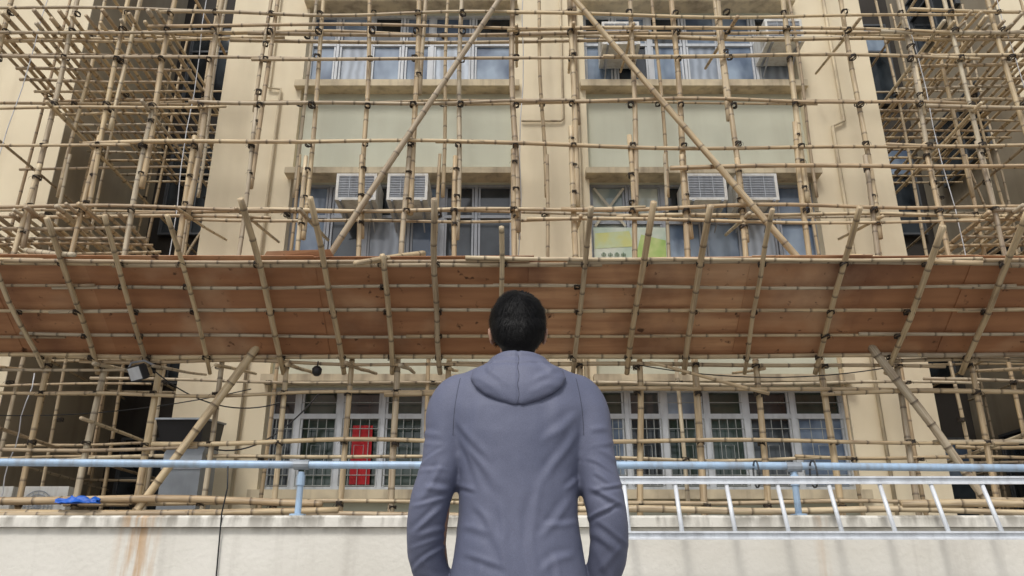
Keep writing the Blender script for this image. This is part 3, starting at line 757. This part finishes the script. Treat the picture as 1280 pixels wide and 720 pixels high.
for s in (-1,1):
    b.ell(hz_((s*0.079,0.006,1.605)), (0.009,0.019,0.030), Matrix.Rotation(rad(s*14), 3, 'Z').to_euler())
    b.tube([hz_(q) for q in ((s*0.083,0.0,1.631),(s*0.088,-0.013,1.621),(s*0.087,-0.015,1.603),(s*0.080,-0.008,1.580))], 0.0055, 6)
b.tube([(0,-0.010,1.40),(0,-0.012,1.48),(0,0.0,1.54),(0,0.01,1.60)], [0.070,0.058,0.055,0.054], 16)
b.loft([ering(0,0,z,w,d) for z,w,d in ((0.84,0.145,0.10),(0.95,0.14,0.10),(1.08,0.125,0.09),(1.2,0.135,0.095),(1.33,0.155,0.10),(1.41,0.14,0.085),(1.44,0.08,0.07))])
for s in (-1,1):
    b.tube([(s*0.13,0,1.38),(s*0.165,0,1.375),(s*0.198,-0.015,1.26),(s*0.226,-0.03,1.10),(s*0.236,0.0,0.98),(s*0.215,0.07,0.87)], [0.045,0.048,0.046,0.038,0.035,0.027], 12)
    b.ell((s*0.195,0.11,0.845), (0.022,0.045,0.040), Matrix.Rotation(rad(s*25), 3, 'Z').to_euler())
    for k, ln in enumerate((0.065,0.075,0.07,0.055)):
        zz = 0.872-0.018*k; b.tube([(s*0.185,0.135,zz),(s*0.17,0.135+ln*0.4,zz-0.008),(s*0.14,0.13+ln*0.6,zz-0.018)], [0.009,0.0085,0.007], 6)
    b.tube([(s*0.195,0.10,0.88),(s*0.17,0.125,0.897),(s*0.15,0.15,0.893)], [0.011,0.010,0.008], 6)
    b.tube([(s*0.08,0,0.90),(s*0.095,0.0,0.70),(s*0.10,0.01,0.48),(s*0.105,-0.01,0.28),(s*0.11,-0.01,0.06)], [0.085,0.08,0.055,0.05,0.036], 14)
    b.ell((s*0.12,0.06,0.035), (0.04,0.11,0.033))
person = finish(remeshed(b, 0.0065, 3), 'person', M['skin'])
tag(person, 'person with short black hair in grey blue hooded jacket, standing with back to the camera', 'person')
for s in (-1,1):
    MB().ell((PX+s*0.032,PY+0.097,1.642+HZ), (0.012,0.010,0.008)).build('eye', M['eye'], person, smooth=True)
tb = MB()
tb.loft([ering(0,0.0,z,w,d) for z,w,d in ((0.80,0.165,0.12),(0.9,0.162,0.118),(0.97,0.15,0.11))])
for s in (-1,1): tb.tube([(s*0.082,0,0.88),(s*0.098,0.0,0.70),(s*0.105,0.012,0.48),(s*0.108,-0.008,0.28),(s*0.112,-0.006,0.085)], [0.095,0.092,0.076,0.070,0.066], 16)
tm = remeshed(tb, 0.009, 3)
displace(tm, lambda p, n_: 0.006*noise.noise(Vector((p.x*8, p.y*8, p.z*16))))
finish(tm, 'trousers', M['trouser'], person)
for s in (-1,1):
    sb = MB(); x = s*0.12
    sb.loft([[(x+v.x, 0.055+v.y, z) for v in [Vector((w*math.cos(a)*(1+0.12*math.sin(a)), d*math.sin(a), 0)) for a in [2*PI*j/20 for j in range(20)]]] for z, w, d in ((0.0,0.048,0.15),(0.025,0.05,0.152),(0.05,0.046,0.14))])
    sb.ell((x,0.09,0.05), (0.043,0.10,0.042)); sb.tube([(x,-0.01,0.04),(x,-0.015,0.13)], [0.05,0.047], 14)
    finish(remeshed(sb, 0.007, 2), 'shoe', M['shoe'], person)
# jacket
jb = MB()
jb.loft([ering(0,cy,z,w,d,40,2.5) for z,w,d,cy in ((0.79,0.196,0.142,0.0),(0.86,0.192,0.146,0.0),(0.95,0.180,0.140,-0.002),(1.05,0.168,0.132,-0.004),(1.16,0.172,0.132,-0.006),(1.27,0.192,0.134,-0.008),
         (1.345,0.214,0.128,-0.006),(1.395,0.214,0.112,-0.004),(1.435,0.200,0.094,-0.004),(1.464,0.160,0.082,-0.004),(1.488,0.104,0.078,-0.004),(1.51,0.074,0.070,0.0))])
for s in (-1,1):
    path = [(0.10,-0.004,1.402),(0.166,-0.006,1.396),(0.197,-0.012,1.348),(0.206,-0.02,1.26),(0.220,-0.028,1.18),(0.238,-0.034,1.10),(0.250,-0.02,1.02),(0.245,0.015,0.94),(0.224,0.055,0.875),(0.195,0.10,0.845)]
    rr = [0.058,0.069,0.071,0.066,0.061,0.058,0.055,0.052,0.047,0.04]
    if s < 0: path = [(a_+(0.006 if 0.9 < c_ < 1.15 else 0), b_, c_) for a_, b_, c_ in path]
    P = [Vector((s*a_, b_, c_)) for a_, b_, c_ in path]; pts = []; r2 = []
    for k in range(len(P)-1):
        for q in range(5):
            f = q/5; p_m = P[max(k-1,0)]; p0 = P[k]; p1 = P[k+1]; p2 = P[min(k+2, len(P)-1)]
            pt = 0.5*((2*p0)+(p1-p_m)*f+(2*p_m-5*p0+4*p1-p2)*f*f+(-p_m+3*p0-3*p1+p2)*f**3)
            pts.append(pt); r2.append(rr[k]+(rr[k+1]-rr[k])*f)
    pts.append(P[-1]); r2.append(rr[-1])
    jb.tube(pts, r2, 24)
jm = remeshed(jb, 0.0042, 4, extra=[(lambda c: c.z > 1.20 and abs(c.x) > 0.08, 16), (lambda c: c.z > 1.29 and abs(c.x) > 0.08, 14), (lambda c: c.z <= 1.22, 4)])
def clamp(v): return max(0.0, min(1.0, v))
FO = [(-0.175,1.31,-0.07,1.20,0.010,0.004),(-0.17,1.28,-0.03,1.10,0.012,0.004),(-0.16,1.25,-0.09,1.12,0.009,0.003),(0.175,1.32,0.06,1.24,0.011,0.0035),(0.17,1.28,0.05,1.13,0.011,0.004),
      (-0.10,1.38,-0.13,1.18,0.017,0.003),(0.12,1.38,0.10,1.18,0.019,0.003),(-0.02,1.30,0.02,1.04,0.022,0.0025),(0.05,1.16,0.03,0.88,0.012,0.0035),(-0.05,1.10,-0.03,0.86,0.012,0.0035),(-0.12,1.08,-0.04,0.96,0.010,0.0035),
      (0.14,1.10,0.06,0.98,0.010,0.0035),(-0.16,1.02,-0.07,1.00,0.008,0.003),(0.16,1.03,0.06,1.02,0.009,0.003),(-0.15,0.96,-0.03,0.91,0.010,0.0035),(0.15,0.95,0.05,0.91,0.010,0.0035),
      (0.10,0.95,0.11,0.85,0.010,0.003),(-0.10,0.93,-0.12,0.84,0.010,0.003),(-0.17,1.14,-0.11,1.12,0.007,0.003),(0.17,1.16,0.12,1.12,0.007,0.003)]
for s in (-1,1):
    for k in range(13):
        z = 1.28-0.033*k+R.uniform(-.014,.014); tl = R.uniform(-0.035,0.05)
        a0 = R.uniform(0.180,0.215); a1 = R.uniform(0.245,0.31)
        FO.append((s*a0, z+tl, s*a1, z-tl, R.uniform(0.005,0.010), R.uniform(0.0015,0.004)*(1.4 if 1.0 < z < 1.18 else 0.8)))
FO2 = []
for (x0,z0,x1,z1,w_,h_) in FO:
    d = Vector((x1-x0, z1-z0)); ln = d.length; d.normalize(); FO2.append((x0,z0,d.x,d.y,ln,w_,h_,R.uniform(0,30)))
def jfold(p, n_):
    x, y, z = p; d = 0.0
    bw = clamp((0.03-y)/0.05)
    if bw > 0:
        wob = noise.noise(Vector((x*13, 0, z*13)))*0.010+noise.noise(Vector((x*5+9, 0, z*5)))*0.014
        for (x0,z0,dx,dz,ln,w_,h_,sd) in FO2:
            ex_ = x-x0; ez = z-z0; u = (ex_*dx+ez*dz)/ln
            if u < -0.25 or u > 1.25: continue
            q = (ex_*-dz+ez*dx+wob)/w_
            if abs(q) > 5: continue
            tp = math.exp(-((u-0.5)/0.42)**4)
            d += bw*h_*tp*(math.exp(-q*q)-0.75*math.exp(-((q+1.7)/1.1)**2))
    d += (1-bw)*0.006*noise.noise(Vector((x*9, y*9, z*14)))
    d += 0.0008*noise.noise(Vector((x*30, y*30, z*30)))+0.0022*noise.noise(Vector((x*11, y*11, z*9)))+0.004*noise.noise(Vector((x*5, y*5, z*4+7)))
    return d
displace(jm, jfold)
jbvh = BVHTree.FromPolygons([v.co.copy() for v in jm.vertices], [tuple(p.vertices) for p in jm.polygons])
jacket = finish(jm, 'jacket', M['jacket'], person)
# hood
hb = MB()
hb.loft([ering(0,cy,z-0.034,w,d,36,2.2) for z,w,d,cy in ((1.378,0.022,0.012,-0.130),(1.392,0.060,0.018,-0.127),(1.41,0.096,0.024,-0.121),(1.435,0.124,0.033,-0.110),(1.462,0.138,0.043,-0.093),(1.49,0.132,0.053,-0.074),(1.510,0.108,0.057,-0.057),(1.525,0.086,0.057,-0.042))])
ring = [(0.079*math.cos(a), 0.0+0.075*math.sin(a)-0.006, 1.484-0.014*math.sin(a)) for a in [2*PI*j/30 for j in range(30)]]
hb.tube(ring, 0.018, 12, closed=True)
ring = [(0.104*math.cos(a), 0.005+0.086*math.sin(a), 1.450-0.020*math.sin(a)) for a in [2*PI*j/30 for j in range(30)]]
hb.tube(ring, 0.025, 12, closed=True)
hm = remeshed(hb, 0.004, 3)
HF = [(-0.11,1.47,-0.03,1.40,0.009,0.0025),(0.12,1.46,0.04,1.41,0.010,0.003),(-0.13,1.43,-0.05,1.38,0.009,0.002),(0.10,1.41,0.03,1.375,0.009,0.002),(-0.07,1.49,-0.09,1.43,0.008,0.003),(0.06,1.49,0.10,1.44,0.009,0.003)]
def hfold(p, n_):
    x, y, z = p; ax = abs(x); d = 0
    wob = noise.noise(Vector((x*15, 0, z*15)))*0.008
    if y < -0.03:
        for (x0,z0,x1,z1,w_,h_) in HF:
            dd = Vector((x1-x0,z1-z0)); ln = dd.length; dd.normalize(); u = ((x-x0)*dd.x+(z-z0)*dd.y)/ln; q = (-(x-x0)*dd.y+(z-z0)*dd.x+wob)/w_
            if -0.3 < u < 1.3 and abs(q) < 5: d += h_*math.exp(-((u-0.5)/0.45)**4)*(math.exp(-q*q)-0.6*math.exp(-((q+1.8)/1.3)**2))
        d -= 0.003*math.exp(-((ax)/0.004)**2)
        d -= 0.004*math.exp(-((z-(1.468+ax*0.08+wob*0.5))/0.004)**2)
    return d+0.002*noise.noise(Vector((x*18, y*18, z*18)))
displace(hm, hfold)
hbvh = BVHTree.FromPolygons([v.co.copy() for v in hm.vertices], [tuple(p.vertices) for p in hm.polygons])
hood = finish(hm, 'hood', M['jacket'], jacket)
def seam(bv, xz, parent, r=0.0013):
    pts = []
    for (x, z) in xz:
        h = bv.ray_cast(Vector((x,-1,z)), Vector((0,1,0)))
        if h[0]: pts.append(h[0]+Vector((PX,PY,0))+Vector((0,0.0004,0)))
    if len(pts) > 2: MB().tube(pts, r, 5).build('seam', M['seam'], parent, smooth=True)
seam(hbvh, [(0.002*math.sin(k*0.7),1.496-0.148*k/24) for k in range(25)], hood, 0.0011)
for s in (-1,1):
    seam(jbvh, [(s*(0.168+0.016*math.sin(k/24*PI*0.5)), 1.437-0.17*k/24) for k in range(25)], jacket, 0.0011)
# hair
hb = MB()
hb.ell(hz_((0,-0.004,1.650)), (0.083,0.098,0.092), hr, 28, 18)
hb.ell(hz_((0,-0.032,1.618)), (0.080,0.070,0.085), None, 24, 14)
hb.ell(hz_((0,-0.038,1.562)), (0.054,0.036,0.050), None, 20, 12)
hm2 = remeshed(hb, 0.005, 3)
bm = bmesh.new(); bm.from_mesh(hm2)
for v in bm.verts:
    p = v.co
    if p.y > 0.045 and p.z < 1.685+HZ: v.co.y = min(p.y, 0.045)
    if p.z < 1.60+HZ and p.y > 0.0: v.co.y = min(v.co.y, 0.0)
bm.to_mesh(hm2); bm.free(); hm2.update()
displace(hm2, lambda p, n_: 0.002*noise.noise(Vector((p.x*45, p.y*45, p.z*30)))+0.004*noise.noise(Vector((p.x*16, p.y*16, p.z*16))))
hv = [(v.co.copy(), v.normal.copy()) for v in hm2.vertices]
hair = finish(hm2, 'hair', M['hair'], person)
st = MB(); wh = Vector((0.012,-0.060,1.715+HZ))
for k in range(16000):
    p, n_ = R.choice(hv)
    if p.y > 0.05 and p.z < 1.66: continue
    if p.z < 1.58 and p.y > -0.01: continue
    away = p-wh; away -= n_*away.dot(n_)
    sw_ = n_.cross(away)
    if away.length < 1e-4: continue
    d = (away.normalized()+0.6*sw_.normalized()*math.exp(-away.length/0.05)+Vector((R.gauss(0,.13),R.gauss(0,.13),R.gauss(0,.10)))); d -= n_*d.dot(n_); d.normalize()
    lf = R.uniform(0.05,0.28) if p.z > 1.60 else R.uniform(0.02,0.12)
    ln = R.uniform(0.020,0.036) if p.z > 1.58 else R.uniform(0.008,0.016)
    sd = n_.cross(d)*0.0008
    q0 = p-n_*0.002; q1 = p+(d+n_*lf).normalized()*ln*0.55; q2 = q1+(d+n_*lf*0.1-Vector((0,0,0.2))).normalized()*ln*0.5
    off = Vector((PX,PY,0)); b0 = len(st.v)
    st.v += [tuple(q0-sd+off), tuple(q0+sd+off), tuple(q1+sd*.8+off), tuple(q1-sd*.8+off), tuple(q2+off)]
    st.f += [(b0,b0+1,b0+2,b0+3), (b0+3,b0+2,b0+4)]; st.m += [0,0]
st.build('hair_strands', M['hair'], hair)

# ------------------------------------------------------------------ light, sky, camera
w = bpy.data.worlds.new('World'); scene.world = w; w.use_nodes = True
nt = w.node_tree; bg = nt.nodes['Background']
sky = nt.nodes.new('ShaderNodeTexSky'); sky.sky_type = 'NISHITA'; sky.sun_disc = False
sky.sun_elevation = rad(52); sky.sun_rotation = rad(200); sky.dust_density = 3.0; sky.air_density = 1.0
hs = nt.nodes.new('ShaderNodeHueSaturation'); hs.inputs['Saturation'].default_value = 0.35
nt.links.new(sky.outputs[0], hs.inputs['Color']); nt.links.new(hs.outputs[0], bg.inputs[0]); bg.inputs[1].default_value = 0.14
sl = bpy.data.lights.new('sun', 'SUN'); sl.energy = 1.5; sl.angle = rad(12); sl.color = (1.0,0.965,0.92)
so = bpy.data.objects.new('sun', sl); COL.objects.link(so); so.rotation_euler = (rad(38), 0, rad(-20)); so.location = (0,-5,20)
cam = bpy.data.cameras.new('camera'); cam.lens = 28.1; cam.sensor_width = 36; cam.clip_end = 500; cam.clip_start = 0.05
co = bpy.data.objects.new('camera', cam); COL.objects.link(co); co.location = (0,0,0.85); co.rotation_euler = (rad(90+20.96), 0, 0)
scene.camera = co
scene.view_settings.view_transform = 'Standard'; scene.view_settings.look = 'None'; scene.view_settings.exposure = 0
